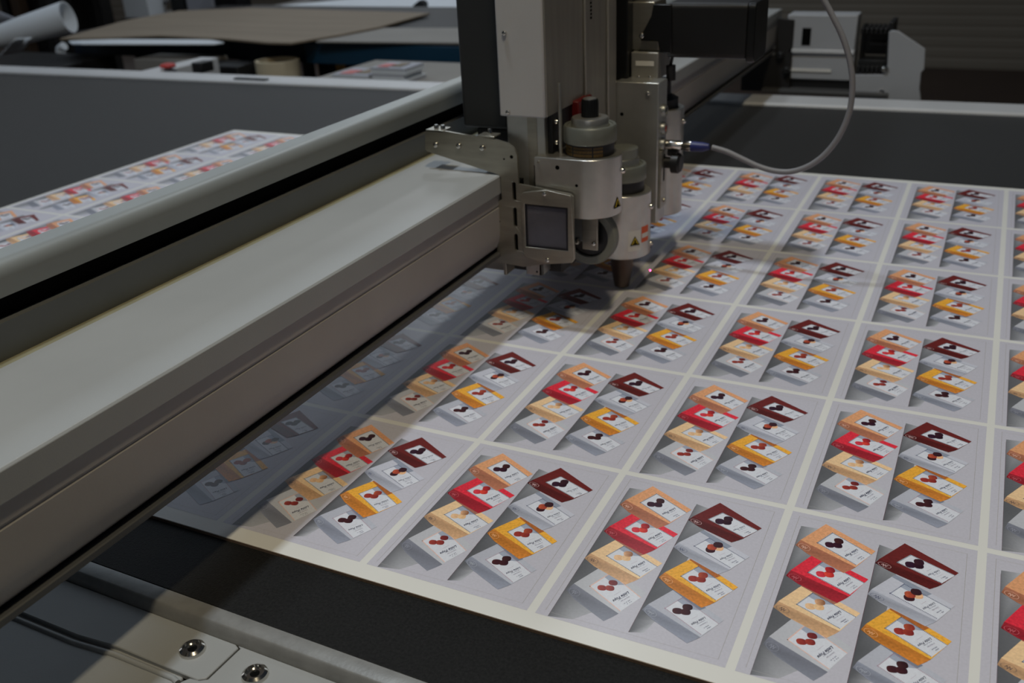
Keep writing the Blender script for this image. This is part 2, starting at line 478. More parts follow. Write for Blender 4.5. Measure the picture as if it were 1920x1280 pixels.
CW, CH = 0.955, 1.342
def card_mesh():
    vs = []; fs = []; cols = []
    def put(pts, cl, z):
        k = len(vs)
        vs.extend((u * S, v * S, z) for u, v in pts); fs.append(tuple(range(k, k + len(pts)))); cols.extend(cl)
    dz = 3e-6
    bgc = ink((172, 170, 174))
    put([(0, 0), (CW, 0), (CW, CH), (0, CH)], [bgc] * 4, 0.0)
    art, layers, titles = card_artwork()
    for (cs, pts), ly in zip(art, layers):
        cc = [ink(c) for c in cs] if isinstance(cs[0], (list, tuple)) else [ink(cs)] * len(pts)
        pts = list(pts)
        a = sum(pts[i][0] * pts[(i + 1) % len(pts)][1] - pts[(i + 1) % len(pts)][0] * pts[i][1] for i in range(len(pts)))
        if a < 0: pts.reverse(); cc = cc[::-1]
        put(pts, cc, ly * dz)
    tv, tf, tw = title_mesh()
    tc = ink((58, 60, 80))
    for t in titles:
        p0 = Vector(t[0]); p1 = Vector(t[1]); d = p1 - p0
        up = Vector((-d.y, d.x)).normalized(); up = up * (d.length / tw) * 0.95
        base = p0
        k = len(vs)
        vs.extend(((base.x + d.x * a + up.x * b) * S, (base.y + d.y * a + up.y * b) * S, 120 * dz) for a, b in tv)
        for f in tf:
            fs.append(tuple(i + k for i in f)); cols.extend([tc] * len(f))
    me = bpy.data.meshes.new('printed_card')
    me.from_pydata(vs, [], fs)
    ca = me.color_attributes.new('ink', 'FLOAT_COLOR', 'CORNER')
    ca.data.foreach_set('color', [x for c in cols for x in c])
    me.materials.append(print_material())
    return me

# ------------------------------------------------------------------ room
YW = 50.0
FZ = -5.75
tag(obj('floor', MB().box(-75, 30, -20, YW + 1, FZ - .4, FZ), M['floor']), kind='structure')
# back wall is a ribbed roller shutter surface
prof = []
mb = MB()
yb = YW
n = 60
pts = []
for i in range(n):
    z = FZ + i * 0.5
    pts += [(yb, z), (yb - .02, z + .12), (yb - .02, z + .38), (yb, z + .5)]
poly = pts + [(yb + 1, FZ + n * .5), (yb + 1, FZ)]
mb.prism(poly, -75, 30, 'x')
tag(obj('wall_back', mb, M['shutter'], smooth=False), kind='structure')
tag(obj('wall_left', MB().box(-76, -75, -20, YW + 1, FZ, FZ + 30), M['wall']), kind='structure')

def glow_mat(strength):
    m = bpy.data.materials.new('added_glow_pane'); m.use_nodes = True
    b = m.node_tree.nodes['Principled BSDF']; b.inputs['Base Color'].default_value = (.5, .5, .5, 1)
    b.inputs['Emission Color'].default_value = (0.93, 0.96, 1.0, 1); b.inputs['Emission Strength'].default_value = strength
    return m
GLOW = glow_mat(0.9)  # glowing panes added out of view to brighten the felt's reflection
wn = obj('added_window_1', MB().box(-74.98, -74.9, 4, 48, 3.0, 12.0), GLOW); tag(wn, kind='structure')
wn = obj('added_window_2', MB().box(-70, -22, YW - .22, YW - .12, 2.6, 11.0), GLOW); tag(wn, kind='structure')
mb = MB()
for k in range(13): mb.box(-70.2 + k * 4, -69.9 + k * 4, YW - .3, YW - .1, 2.4, 11.2)
mb.box(-70.2, -21.8, YW - .3, YW - .1, 6.6, 6.9)
tag(obj('trim_1', mb, M['fascia']), kind='structure')
mb = MB()
for k in range(12): mb.box(-75, -74.8, 3.9 + k * 4, 4.2 + k * 4, 2.8, 12.2)
tag(obj('trim_2', mb, M['fascia']), kind='structure')

# ------------------------------------------------------------------ cutting table
TX0, TX1 = -17.5, 6.5
def yf(x): return -0.545 - 0.020 * x          # front edge of the felt
def yr(x): return 12.20 + 0.028 * (x - 1.0)   # inner edge of the far rail
table = empty('cutting_table', (-5, 6, FZ))
tag(table, 'flatbed cutting table with black felt bed and grey metal rails', 'cutting table')
mb = MB()
mb.hexa([(TX0, yf(TX0), -.12), (TX1, yf(TX1), -.12), (TX1, yr(TX1), -.12), (TX0, yr(TX0), -.12),
         (TX0, yf(TX0), -.022), (TX1, yf(TX1), -.022), (TX1, yr(TX1), -.022), (TX0, yr(TX0), -.022)])
obj('felt_bed', mb, M['felt'], table, bevel=.01)
# body under the bed
obj('table_body', MB().box(TX0 + .3, TX1 - .3, -1.9, 12.9, -2.6, -.5), M['fascia'], table, bevel=.03)
for x in (-16.0, -5.0, 5.4):
    for y in (-1.2, 11.8):
        obj('leg', MB().box(x - .4, x + .4, y - .4, y + .4, FZ, -2.6), M['fascia'], table, bevel=.03)
def along_x(prof, x0, x1, yfun):
    """profile (dy, z) swept along x, following yfun"""
    m = MB(); n = len(prof)
    vs = [(x, yfun(x) + p[0], p[1]) for x in (x0, x1) for p in prof]
    fs = [tuple(range(n)), tuple(range(2 * n - 1, n - 1, -1))]
    for i in range(n):
        j = (i + 1) % n
        fs.append((i, j, j + n, i + n))
    return m.add(vs, fs)
# front edge: flat strip then bevel down to the cover plates
obj('front_rail', along_x([(-.004, -.12), (-.004, -.012), (-.088, -.012), (-.10, -.02), (-.125, -.062), (-.125, -.14)], TX0, TX1, yf), M['rail_metal'], table, bevel=.003)
# cover plates with the Z-shaped seam
zc = -.075
def plate(name, pts, m):
    return obj(name, MB().prism(pts, -.11, zc, 'z'), m, table, bevel=.006)
sx = [(0.712, -.685), (0.742, -.70), (0.735, -.925), (0.70, -.948), (0.650, -.952), (0.628, -.985), (.615, -1.05), (.60, -1.75)]
L_ = [(TX0, yf(TX0) - .127)] + [(x - .006, y) for x, y in sx]
L_[0] = (TX0, -.33)
plate('cover_plate', [(TX0, yf(TX0) - .127), (.706, yf(.706) - .127)] + [(x - .007, y) for x, y in sx[1:4]] + [(.16, -.935), (-.1, -.955), (TX0, -.60)], M['paintgrey'])
plate('cover_plate', [(.72, yf(.72) - .127), (TX1, yf(TX1) - .127), (TX1, -1.85), (.61, -1.85)] + [(x + .004, y) for x, y in reversed(sx[1:-1])], M['paintgrey'])
# lower step with a rolled lip left of the seam
obj('step_lip', MB().tube([(TX0, -.64, -.10), (-.1, -.985, -.10), (.17, -.965, -.10), (.56, -.972, -.10), (.60, -.985, -.10)], .016), M['paintgrey'], table)
plate2 = MB().prism([(TX0, -.58), (-.1, -.93), (.17, -.91), (.56, -.91), (.60, -.95), (.60, -1.85), (TX0, -1.85)], -.17, -.10, 'z')
obj('lower_plate', plate2, M['paintgrey'], table, bevel=.008)
obj('apron', MB().box(TX0, TX1, -1.87, -1.80, -2.4, -.12), M['paintgrey'], table, bevel=.01)
def bolt(x, y, z, r, parent, name='bolt'):
    m = MB()
    m.lathe((x, y, z), [(r * 1.0, -.02), (r * 1.0, .004), (r * .93, .016), (r * .72, .026), (r * .66, .026), (r * .60, .012), (r * .36, .012), (r * .30, .0)], n=36, cap=False)
    b_ = obj(name, m, M['chrome'], parent, angle=25)
    obj('hex_socket', MB().lathe((x, y, z), [(r * .36, -.01), (r * .36, .004)], n=6), M['void'], b_)
    return b_
bolt(.533, -.803, zc, .066, table); bolt(.934, -.815, zc, .066, table)
for x in (1.9, 2.9, -.9, -1.9):
    bolt(x, -.80, zc, .066, table)
# far rail
obj('far_rail', along_x([(0, -.14), (0, .0), (.03, .03), (.62, .03), (.66, .0), (.66, -.6), (.6, -.6), (.6, -.14)], TX0, TX1, yr), M['white'], table, bevel=.01)
obj('rail_stop', MB().box(-10.1, -9.3, 12.0, 12.14, -.02, .06), M['black'], table, bevel=.01)
obj('side_console', MB().box(-13.3, aty(376, 118, 14.0).x, 12.5, 14.6, -1.2, -.02), M['white'], table, bevel=.03)
# emergency button on the console
eb = MB().lathe((-12.75, 12.95, -.02), [(.10, 0), (.10, .02)], n=24)
e1 = obj('button_base', eb, M['white'], table)
obj('button_cap', MB().lathe((-12.75, 12.95, 0), [(.07, 0), (.07, .02), (.16, .03), (.18, .06), (.15, .10), (.06, .12)], n=24), M['red'], e1)
obj('console_block', MB().box(-12.22, -11.93, 13.1, 13.5, -.1, .12), M['black'], table, bevel=.03)

# ------------------------------------------------------------------ printed sheet on the bed
SX0, SX1, SY0, SY1 = -7.03, 6.06, -.085, 6 * 1.38684 + .085
T_ = .022
sheet = obj('printed_sheet', MB().box(SX0, SX1, SY0, SY1, -T_, 0.0), M['paper'], bevel=.002, org=(0, 0, -T_))
obj('board_core', MB().box(SX0 - .002, SX1 + .002, SY0 - .002, SY1 + .002, -T_, -.004), M['paper_edge'], sheet)
tag(sheet, 'large white printed board of repeated box pictures lying on the black bed', 'printed sheet')
cm = card_mesh()
DY = 1.38684
for r in range(6):
    for c in range(-7, 6):
        o = bpy.data.objects.new('printed_card', cm)
        o.parent = sheet
        x = c + .0225; y = r * DY + .0225
        o.location = (x * S, y * S, T_ * S + .00006)
        COL.objects.link(o); WORG[o] = WORG[sheet]

# ------------------------------------------------------------------ gantry beam
BY0, BY1 = -4.6, 13.9
beam = empty('gantry_beam', (-.2, 5, .3))
tag(beam, 'long grey metal gantry beam running diagonally over the printed sheet', 'gantry beam')
XF = .32; ZT = 1.242
def along_y(prof, y0=BY0, y1=BY1):
    return MB().prism(prof, y0, y1, 'y')
obj('top_panel', along_y([(XF, 1.094), (XF, ZT - .012), (XF - .012, ZT), (-.502, ZT), (-.502, ZT - .05), (XF - .05, ZT - .05), (XF - .05, 1.094)]), M['paintgrey'], beam, bevel=.003)
obj('base_flange', along_y([(-.50, ZT - .03), (-.50, ZT - .008), (-.60, ZT - .008), (-.60, ZT - .03)]), M['greenish'], beam)
arc = [(.30 - .5 * (1 - math.cos(a)) * .60, .70 - .40 * math.sin(a) * 1.0) for a in [math.radians(d) for d in (0, 12, 25, 38, 50, 62)]]
face = [(-.50, 1.15), (.30, 1.15), (.30, 1.0), (.292, .992), (.292, .984), (.30, .976), (.30, .80)] + \
       [(.296, .74), (.284, .69), (.262, .645), (.232, .612), (.20, .592), (.20, .565), (-.55, .565)]
obj('beam_body', along_y(face), M['beamface'], beam)
obj('bottom_lip', along_y([(.18, .560), (.285, .560), (.292, .565), (.292, .596), (.285, .601), (.245, .601), (.22, .590), (.18, .590)]), M['fascia'], beam, bevel=.002)
# upper guide rail with its black slot
obj('guide_wall', along_y([(-.575, ZT - .02), (-.575, 1.421), (-.70, 1.421), (-.70, 1.10), (-.60, 1.10)]), M['wallgrey'], beam)
obj('slot_strip', along_y([(-.70, 1.41), (-.635, 1.41), (-.635, 1.545), (-.70, 1.545)]), M['void'], beam)
rr = [(-.585, 1.538), (-.585, 1.62)] + [(-.585 - .085 * (1 - math.cos(a)), 1.62 + .085 * math.sin(a)) for a in [math.radians(d) for d in range(10, 91, 10)]]
rr += [(-.785, 1.705), (-.80, 1.69), (-.80, 1.538)]
obj('guide_rail', along_y(rr), M['beamrail'], beam, angle=25)
obj('rear_wall', along_y([(-.70, 1.54), (-.80, 1.54), (-.80, .6), (-.70, .6)]), M['beamrail'], beam)
# far side carriage
cy = 13.5
obj('end_plate', MB().prism([(-.2, -.05), (.62, -.05), (.62, 1.12), (.34, 1.15), (.34, .56), (-.2, .50)], cy - .05, cy, 'y'), M['rack'], beam, bevel=.01)  # dark material stands in for the shade on this side
for (x, z) in ((.34, .56), (.46, .32)):
    obj('knob', MB().lathe((x + .1, cy - .05, z), [(.06, 0), (.06, -.08), (.04, -.1)], 'y', 20), M['black'], beam)
cb = obj('carriage_cover', MB().prism([(.55, .66), (1.60, .66), (1.60, 1.20), (.50, 1.20)], cy - .02, cy + .45, 'y'), M['carriage'], beam, bevel=.02)
p = aty(1512, 68, cy - .02)
obj('socket', MB().box(p.x - .07, p.x + .07, cy - .03, cy + .02, p.z - .14, p.z + .13), M['void'], cb)
obj('carriage_base_cover', MB().prism([(.60, .17), (1.60, .17), (1.60, .66), (.57, .66)], cy, cy + .45, 'y'), M['carriage'], beam, bevel=.015)
obj('cover_trim', MB().box(.62, 1.26, cy - .02, cy, .30, .345), M['labelw'], beam)
obj('cover_ledge', MB().box(.56, 1.60, cy - .05, cy + .2, .60, .665), M['white'], beam, bevel=.01)
obj('base_plate', MB().box(.2, 2.2, cy - .25, cy + 1.2, -.03, .03), M['fascia'], beam, bevel=.01)
obj('runner_block', MB().box(.35, 1.70, cy + .05, cy + 1.0, .03, .17), M['black'], beam)
q = [aty(*t, cy - .1) for t in ((1600, 140), (1655, 140), (1664, 128), (1667, 60), (1672, 57), (1684, 58), (1735, 92), (1733, 130), (1727, 136), (1724, 166), (1727, 188), (1600, 184))]
cbk = obj('chain_bracket', MB().prism([(v.x, v.z) for v in q], cy - .12, cy - .05, 'y'), M['carriage'], beam, bevel=.01)
q2 = [aty(*t, cy - .05) for t in ((1667, 60), (1684, 58), (1735, 92))]
for t in ((1660, 129), (1653, 173)):
    v = aty(*t, cy - .12)
    obj('screw', MB().lathe((v.x, cy - .12, v.z), [(.05, 0), (.05, -.03), (.03, -.05)], 'y', 20), M['chrome'], cbk)
mb = MB()
for k in range(7):   # cable chain links
    x0 = 1.66 + k * .07
    mb.box(x0, x0 + .05, cy, cy + .6, .30, .42)
    mb.box(x0, x0 + .05, cy, cy + .6, .92, 1.0)
mb.box(1.66, 2.13, cy + .05, cy + .5, .36, .50); mb.box(2.08, 2.15, cy - .02, cy + .6, .34, 1.10); mb.box(1.64, 1.70, cy + .3, cy + .6, .3, 1.0)
mb.box(1.66, 2.1, cy + .35, cy + .4, .55, .95); mb.box(1.8, 2.1, cy + .2, cy + .3, .70, .76)
obj('cable_chain', mb, M['black'], beam, bevel=.006)
# near side carriage (continues out of frame)
obj('near_carriage', MB().box(-1.6, -.3, -4.8, -2.6, -.6, .45), M['fascia'], beam, bevel=.03)

# ------------------------------------------------------------------ cutting head
head = empty('tool_carriage', (.5, 4, 0.0))
tag(head, 'grey cutter carriage with tool cylinders and motor riding on the beam', 'cutting head')
def screw(x, y, z, r=.022, par=None, axis='y', m='chrome'):
    prof = [(r, 0), (r, -.35 * r), (r * .8, -.8 * r), (r * .45, -1.0 * r), (r * .3, -1.0 * r), (r * .3, -.5 * r), (.0005, -.5 * r)]
    if axis == 'x': prof = [(a, -b) for a, b in prof]
    if axis == 'z': prof = [(a, -b) for a, b in prof]
    return obj('screw', MB().lathe((x, y, z), prof, axis, 18, cap=False), M[m], par)

# saddle plate that wraps the beam
yp = 3.20
def xz(pts, y): return [(v.x, v.z) for v in (aty(px, py, y) for px, py in pts)]
def rounded(cx, cz, w, h, n=6):
    o = []
    for (sx_, sz_, a0) in ((1, 1, 0), (-1, 1, 90), (-1, -1, 180), (1, -1, 270)):
        r = w / 2
        for k in range(n + 1):
            a = math.radians(a0 + 90 * k / n)
            o.append((cx + r * math.cos(a), cz + (h / 2 - r) * sz_ + r * math.sin(a)))
    return o
out = xz([(797, 250), (801, 245), (835, 246), (862, 251), (930, 262), (950, 268), (962, 276), (969, 290), (972, 345), (1068, 364), (1074, 369), (1076, 486), (1030, 494), (982, 500), (934, 492), (926, 380), (941, 374), (938, 331), (934, 327), (801, 284), (797, 280)], yp)
slots = []
for (a, b) in ((341, 376), (389, 425), (438, 470)):
    v0 = aty(963 + (a - 341) * .04, a, yp); v1 = aty(964 + (b - 341) * .04, b, yp)
    slots.append(rounded((v0.x + v1.x) / 2, (v0.z + v1.z) / 2, .032, v0.z - v1.z))
wh = xz([(988, 390), (1060, 397), (1061, 466), (990, 458)], yp)
sad = obj('saddle_plate', MB().prism(out, yp, yp + .022, 'y', holes=slots + [wh]), M['steel'], head, bevel=.003)
for (px, py) in ((818, 271), (861, 273), (905, 277)):
    v = aty(px, py, yp); screw(v.x, yp, v.z, .024, sad)
for (px, py, r) in ((959, 294, .014), (945, 298, .008), (932, 380, .011), (937, 415, .006), (935, 476, .008)):
    v = aty(px, py, yp); obj('hole', MB().lathe((v.x, yp - .001, v.z), [(r, 0), (r, .006)], 'y', 14), M['void'], sad)
obj('saddle_flange', MB().box(-.32, -.16, yp, yp + .14, 1.545, 1.562), M['steel'], sad, bevel=.004)
obj('saddle_tab', MB().box(.14, .29, yp, yp + .12, 1.53, 1.545), M['steel'], sad, bevel=.004)
for x in (-.26, -.20, .22):
    obj('screw', MB().lathe((x, yp + .07, 1.545), [(.020, 0), (.020, .03), (.015, .045), (.006, .045)], 'z', 16), M['chrome'], sad)
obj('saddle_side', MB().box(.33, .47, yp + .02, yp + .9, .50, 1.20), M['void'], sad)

# camera window plate
yw = 3.15
wo = xz([(976, 366), (980, 361), (1022, 356), (1069, 367), (1071, 371), (1077, 486), (1072, 493), (1030, 495), (986, 482), (981, 476)], yw)
wi = xz([(983, 382), (1064, 390), (1065, 471), (986, 463)], yw)
wp = obj('window_plate', MB().prism(wo, yw, yw + .03, 'y', holes=[wi]), M['steel'], head, bevel=.004)
g0 = xz([(983, 382), (1064, 390), (1065, 471), (986, 463)], yw)
cxg = sum(a for a, b in g0) / 4; czg = sum(b for a, b in g0) / 4
gi = [(cxg + (a - cxg) * .92, czg + (b - czg) * .92) for a, b in g0]
obj('gasket', MB().prism(g0, yw + .006, yw + .03, 'y', holes=[gi]), M['gasket'], wp)
obj('lens_pane', MB().prism(gi, yw + .018, yw + .028, 'y'), M['glass'], wp)
obj('window_spacer', MB().prism(xz([(990, 366), (1060, 372), (1064, 480), (992, 470)], yw + .03), yw + .03, yp + .02, 'y', holes=[xz([(996, 388), (1056, 392), (1058, 466), (998, 458)], yw + .03)]), M['black'], wp)
for (px, py) in ((1021, 363), (1027, 487)):
    v = aty(px, py, yw); screw(v.x, yw, v.z, .02, wp)
# foot brackets under the saddle
fb = MB(); v0 = aty(912, 494, yp + .1); v1 = aty(960, 516, yp + .1)
fb.box(v0.x, v0.x + .20, yp + .06, yp + .26, .42, .56); fb.box(v0.x + .20, v0.x + .225, yp + .02, yp + .26, .40, .56)
obj('foot_bracket', fb, M['steel'], head, bevel=.004)
obj('foot_block', MB().box(.385, .50, yp + .06, yp + .25, .45, .60), M['black'], head)
fb2 = MB(); fb2.box(.505, .645, yp + .03, yp + .055, .43, .60); fb2.box(.62, .645, yp + .03, yp + .2, .43, .60)
f2 = obj('foot_bracket', fb2, M['alu_lt'], head, bevel=.003)
for (x, z) in ((.53, .56), (.54, .51), (.60, .46)):
    obj('hole', MB().lathe((x, yp + .029, z), [(.009, 0), (.009, .006)], 'y', 12), M['void'], f2)

# column
yc = 3.32
obj('column', MB().box(.345, .665, yc, 4.2, .62, 1.9), M['alu_lt'], head, bevel=.006)
obj('column_panel', MB().box(.52, .60, yc - .004, yc + .01, 1.0, 1.7), M['steel'], head)
obj('side_channel', MB().box(.66, .705, yc + .05, 4.1, 1.40, 1.90), M['blackmetal'], head)
obj('red_block', MB().box(.69, .76, yc + .45, yc + .75, 1.50, 1.72), M['darkred'], head, bevel=.01)
screw(.705, yc + .12, 1.63, .02, head, 'x'); screw(.705, yc + .12, 1.47, .02, head, 'x')
obj('carrier_plate', MB().box(.70, .725, 3.95, 5.2, .55, 1.70), M['housing_s'], head, bevel=.004)
obj('carrier_block', MB().box(.725, .80, 3.85, 4.05, .9, 1.66), M['alu'], head, bevel=.004)
obj('added_shade_block', MB().box(.30, .74, 3.42, 5.25, .40, .62), M['black'], head, bevel=.01)  # block added behind the tools to deepen the shadow under the head
# main housing
hy = 3.25
hs = obj('main_housing', MB().box(.322, .700, hy, 4.78, 1.693, 3.3), M['housing'], head, bevel=.012)
obj('housing_side', MB().box(.700, .712, hy + .02, 4.76, 1.70, 3.3), M['housing_s'], hs, bevel=.003)
obj('housing_rib', MB().box(.712, .735, 4.0, 4.70, 1.42, 3.3), M['housing_s'], hs, bevel=.01)
obj('housing_edge', MB().box(.735, .76, 4.45, 4.64, 1.38, 3.3), M['housing_s'], hs, bevel=.01)
for (px, py) in ((946, 62), (953, 210)):
    v = aty(px, py, hy); screw(v.x, hy, v.z, .02, hs)
mb = MB()
for k in range(7):   # tiny vertical writing strip on the housing side
    mb.box(.735, .7365, 4.10 + (k % 2) * .004, 4.135, 2.30 + k * .028, 2.318 + k * .028)
obj('serial_marks', mb, M['void'], hs)
# dark cover behind
obj('rear_cover', MB().box(-.12, .30, 3.45, 4.75, 1.535, 3.3), M['cover'], head, bevel=.035, seg=4)
obj('cover_underside', MB().box(-.02, .32, 3.50, 4.4, 1.42, 1.54), M['black'], head, bevel=.02)
obj('beam_roller', MB().box(-.1, .30, 3.55, 4.6, 1.243, 1.40), M['black'], head, bevel=.02)

# tools -----------------------------------------------------------------
TXC = .967
def tool_body(yc_, z0, z1, xl, r=.245, n=20):
    """flat-sided body with a half round nose towards +x"""
    pts = [(xl, yc_ - r), (TXC, yc_ - r)] + [(TXC + r * math.sin(a), yc_ - r * math.cos(a)) for a in [math.pi * k / n for k in range(1, n)]] + [(TXC, yc_ + r), (xl, yc_ + r)]
    return MB().prism(pts, z0, z1, 'z')
def warn(par, x, y, z, s_=.05, ax=None):
    """triangular warning sign standing on a surface with outward normal ax (unit, horizontal)"""
    nrm = Vector(ax); t = Vector((0, 0, 1)).cross(nrm).normalized(); up = Vector((0, 0, 1))
    c = Vector((x, y, z)) + nrm * .0015
    m = MB()
    def T3(k, off):
        a = c + nrm * off + up * k; b = c + nrm * off - up * k * .7 - t * k * .95; d = c + nrm * off - up * k * .7 + t * k * .95
        bk = nrm * .002
        return [a - bk, b - bk, d - bk, a, b, d]
    F3 = [(0, 1, 2), (5, 4, 3), (0, 3, 4, 1), (1, 4, 5, 2), (2, 5, 3, 0)]
    m.add(T3(s_, 0), F3)
    sgn = obj('warning_sign', m, M['void'], par)
    obj('sign_face', MB().add(T3(s_ * .72, .0012), F3), M['yellow'], sgn)
    mm = MB(); k = s_ * .12
    for i, dz_ in enumerate((.22, -.05, -.35)):
        e = c + nrm * .0035 + up * s_ * dz_
        w_ = k * (1, 1.6, 3.4)[i]
        mm.add([e - t * w_ - up * k, e + t * w_ - up * k, e + t * w_ + up * k, e - t * w_ + up * k, e - t * w_ - up * k - nrm * .001, e + t * w_ - up * k - nrm * .001, e + t * w_ + up * k - nrm * .001, e - t * w_ + up * k - nrm * .001], [(0, 1, 2, 3), (7, 6, 5, 4), (0, 4, 5, 1), (2, 6, 7, 3), (1, 5, 6, 2), (3, 7, 4, 0)])
    obj('sign_symbol', mm, M['void'], sgn)
    return sgn
def cap(par, yc_, z, scale=1.0, gold=True, knob=True):
    c = (TXC, yc_, z)
    a = obj('scale_sleeve', MB().lathe(c, [(.185, -.02), (.185, .10)], n=48), M['black'], par)
    if gold:
        mb = MB()
        for k in range(38):
            t = math.radians(-165 + k * 3.4)
            if k % 15 in (0,): continue
            for (h0, h1) in ((.012, .035), (.042, .062), (.068, .085)):
                u = Vector((math.cos(t), math.sin(t), 0)); tt = Vector((-math.sin(t), math.cos(t), 0)) * .0022
                b0 = Vector(c) + u * .1855
                mb.add([b0 - tt + Vector((0, 0, h0)), b0 + tt + Vector((0, 0, h0)), b0 + tt + Vector((0, 0, h1)), b0 - tt + Vector((0, 0, h1)),
                        b0 - tt - u * .002 + Vector((0, 0, h0)), b0 + tt - u * .002 + Vector((0, 0, h0)), b0 + tt - u * .002 + Vector((0, 0, h1)), b0 - tt - u * .002 + Vector((0, 0, h1))],
                       [(0, 1, 2, 3), (7, 6, 5, 4), (0, 4, 5, 1), (2, 6, 7, 3), (1, 5, 6, 2), (3, 7, 4, 0)])
        obj('scale_marks', mb, M['gold'], a)
    obj('lock_ring', MB().lathe(c, [(.15, .10), (.198, .10), (.205, .107), (.205, .215), (.196, .228), (.176, .228), (.170, .218), (.12, .215)], n=48), M['knurl'], par)
    obj('inner_ring', MB().lathe(c, [(.125, .21), (.143, .212), (.143, .27), (.136, .282), (.06, .285)], n=48), M['turned'], par)
    if knob:
        mb = MB(); n = 40; prof = [(.066, .28), (.066, .395), (.060, .415)]
        vs = []
        for r, h in prof:
            for i in range(n):
                a_ = 2 * math.pi * i / n; rr_ = r * (1 if i % 2 else .955)
                vs.append((TXC + rr_ * math.cos(a_), yc_ + rr_ * math.sin(a_), z + h))
        fs = [(k * n + i, k * n + (i + 1) % n, (k + 1) * n + (i + 1) % n, (k + 1) * n + i) for k in range(2) for i in range(n)]
        fs.append(tuple(2 * n + i for i in range(n)))
        mb.add(vs, fs)
        kn = obj('knob', mb, M['blackmetal'], par)
        obj('knob_cap', MB().lathe((TXC, yc_, z), [(.052, .412), (.050, .422), (.03, .428)], n=32), M['turned'], kn)

# tool one: creasing wheel module
t1y = 3.49
t1 = obj('creasing_module', tool_body(t1y, .935, 1.395, .60), M['turned'], head, bevel=.006)
for (px, py, r) in ((1045, 314, .017), (1081, 348, .012)):
    v = aty(px, py, t1y - .245); obj('hole', MB().lathe((v.x, t1y - .246, v.z), [(r, 0), (r, .006)], 'y', 14), M['void'], t1)
v = aty(1027, 292, 3.245); screw(.64, t1y - .245, 1.36, .012, t1, m='steel')
obj('module_seam', MB().box(.60, .605, t1y - .247, t1y - .24, 1.02, 1.33), M['void'], t1)
a_ = math.radians(12)
screw(TXC + .245 * math.cos(a_), t1y + .245 * math.sin(a_), 1.26, .026, t1, 'x')
n_ = Vector((math.cos(math.radians(-12)), math.sin(math.radians(-12)), 0))
warn(t1, TXC + .247 * n_.x, t1y + .247 * n_.y, 1.03, .05, n_)
cap(t1, t1y, 1.39)
obj('guide_rod', MB().lathe((aty(1051, 260, 3.40).x, 3.40, 1.39), [(.015, 0), (.015, .53), (.012, .54)], n=14), M['turned'], t1)
fk = obj('wheel_fork', MB().box(.935, 1.065, t1y - .11, t1y - .08, .64, .95), M['steel'], t1, bevel=.006)
obj('fork_arm', MB().box(.935, 1.065, t1y + .08, t1y + .11, .64, .95), M['steel'], t1, bevel=.006)
obj('fork_block', MB().box(.84, .96, t1y - .10, t1y + .05, .70, .93), M['alu'], t1, bevel=.006)
screw(1.035, t1y - .11, .70, .018, fk); screw(.89, t1y - .10, .70, .026, t1, m='steel')
wl = obj('creasing_wheel', MB().lathe((.955, t1y, .725), [(.165, -.03), (.172, -.045), (.225, -.045), (.238, -.03), (.238, .03), (.225, .045), (.165, .045)], 'y', 64, cap=False), M['rubber'], t1, angle=25)
obj('wheel_hub', MB().lathe((.955, t1y, .725), [(.02, -.05), (.06, -.05), (.07, -.03), (.168, -.02), (.168, .03), (.02, .05)], 'y', 48), M['blackmetal'], wl)

# tool two: rotary knife module with nozzle
t2y = 4.22
t2 = obj('knife_module', tool_body(t2y, .345, .90, .70), M['turned'], head, bevel=.006)
cap(t2, t2y, .90, gold=False, knob=False)
obj('module_shaft', MB().lathe((TXC, t2y, 1.16), [(.10, 0), (.13, .02), (.13, .10), (.05, .11)], n=32), M['knurl'], t2)
obj('knife_nozzle', MB().lathe((TXC, t2y, 0), [(.045, .012), (.065, .02), (.098, .22), (.105, .35)], n=32), M['bronze'], t2)
a_ = math.radians(8)
screw(TXC + .245 * math.cos(a_), t2y + .245 * math.sin(a_), .76, .026, t2, 'x')
screw(TXC + .24, t2y + .06, .42, .02, t2, 'x')
n_ = Vector((math.cos(math.radians(-38)), math.sin(math.radians(-38)), 0))
t_ = Vector((-n_.y, n_.x, 0))
def decal(name, par, yc_, a0, a1, z0, z1, m, r=.2465):
    mb = MB(); vs = []; fs = []; n = 8
    for i in range(n + 1):
        a = math.radians(a0 + (a1 - a0) * i / n)
        for rr_ in (r - .001, r):
            for z in (z0, z1): vs.append((TXC + rr_ * math.cos(a), yc_ + rr_ * math.sin(a), z))
    for i in range(n):
        k = i * 4
        fs += [(k + 2, k + 6, k + 7, k + 3), (k, k + 1, k + 5, k + 4), (k + 1, k + 3, k + 7, k + 5), (k, k + 4, k + 6, k + 2)]
    fs += [(0, 2, 3, 1), (n * 4, n * 4 + 1, n * 4 + 3, n * 4 + 2)]
    return obj(name, mb.add(vs, fs), m, par)
lb = decal('warning_label', t2, t2y, -58, -30, .42, .60, M['labelw'])
mid = math.radians(-44)
warn(lb, TXC + .248 * math.cos(mid), t2y + .248 * math.sin(mid), .505, .048, (math.cos(mid), math.sin(mid), 0))
lo = decal('warning_label', t2, t2y, -28, -6, .48, .62, M['orange'])
decal('label_band', lo, t2y, -27, -7, .52, .56, M['labelw'], .2475)

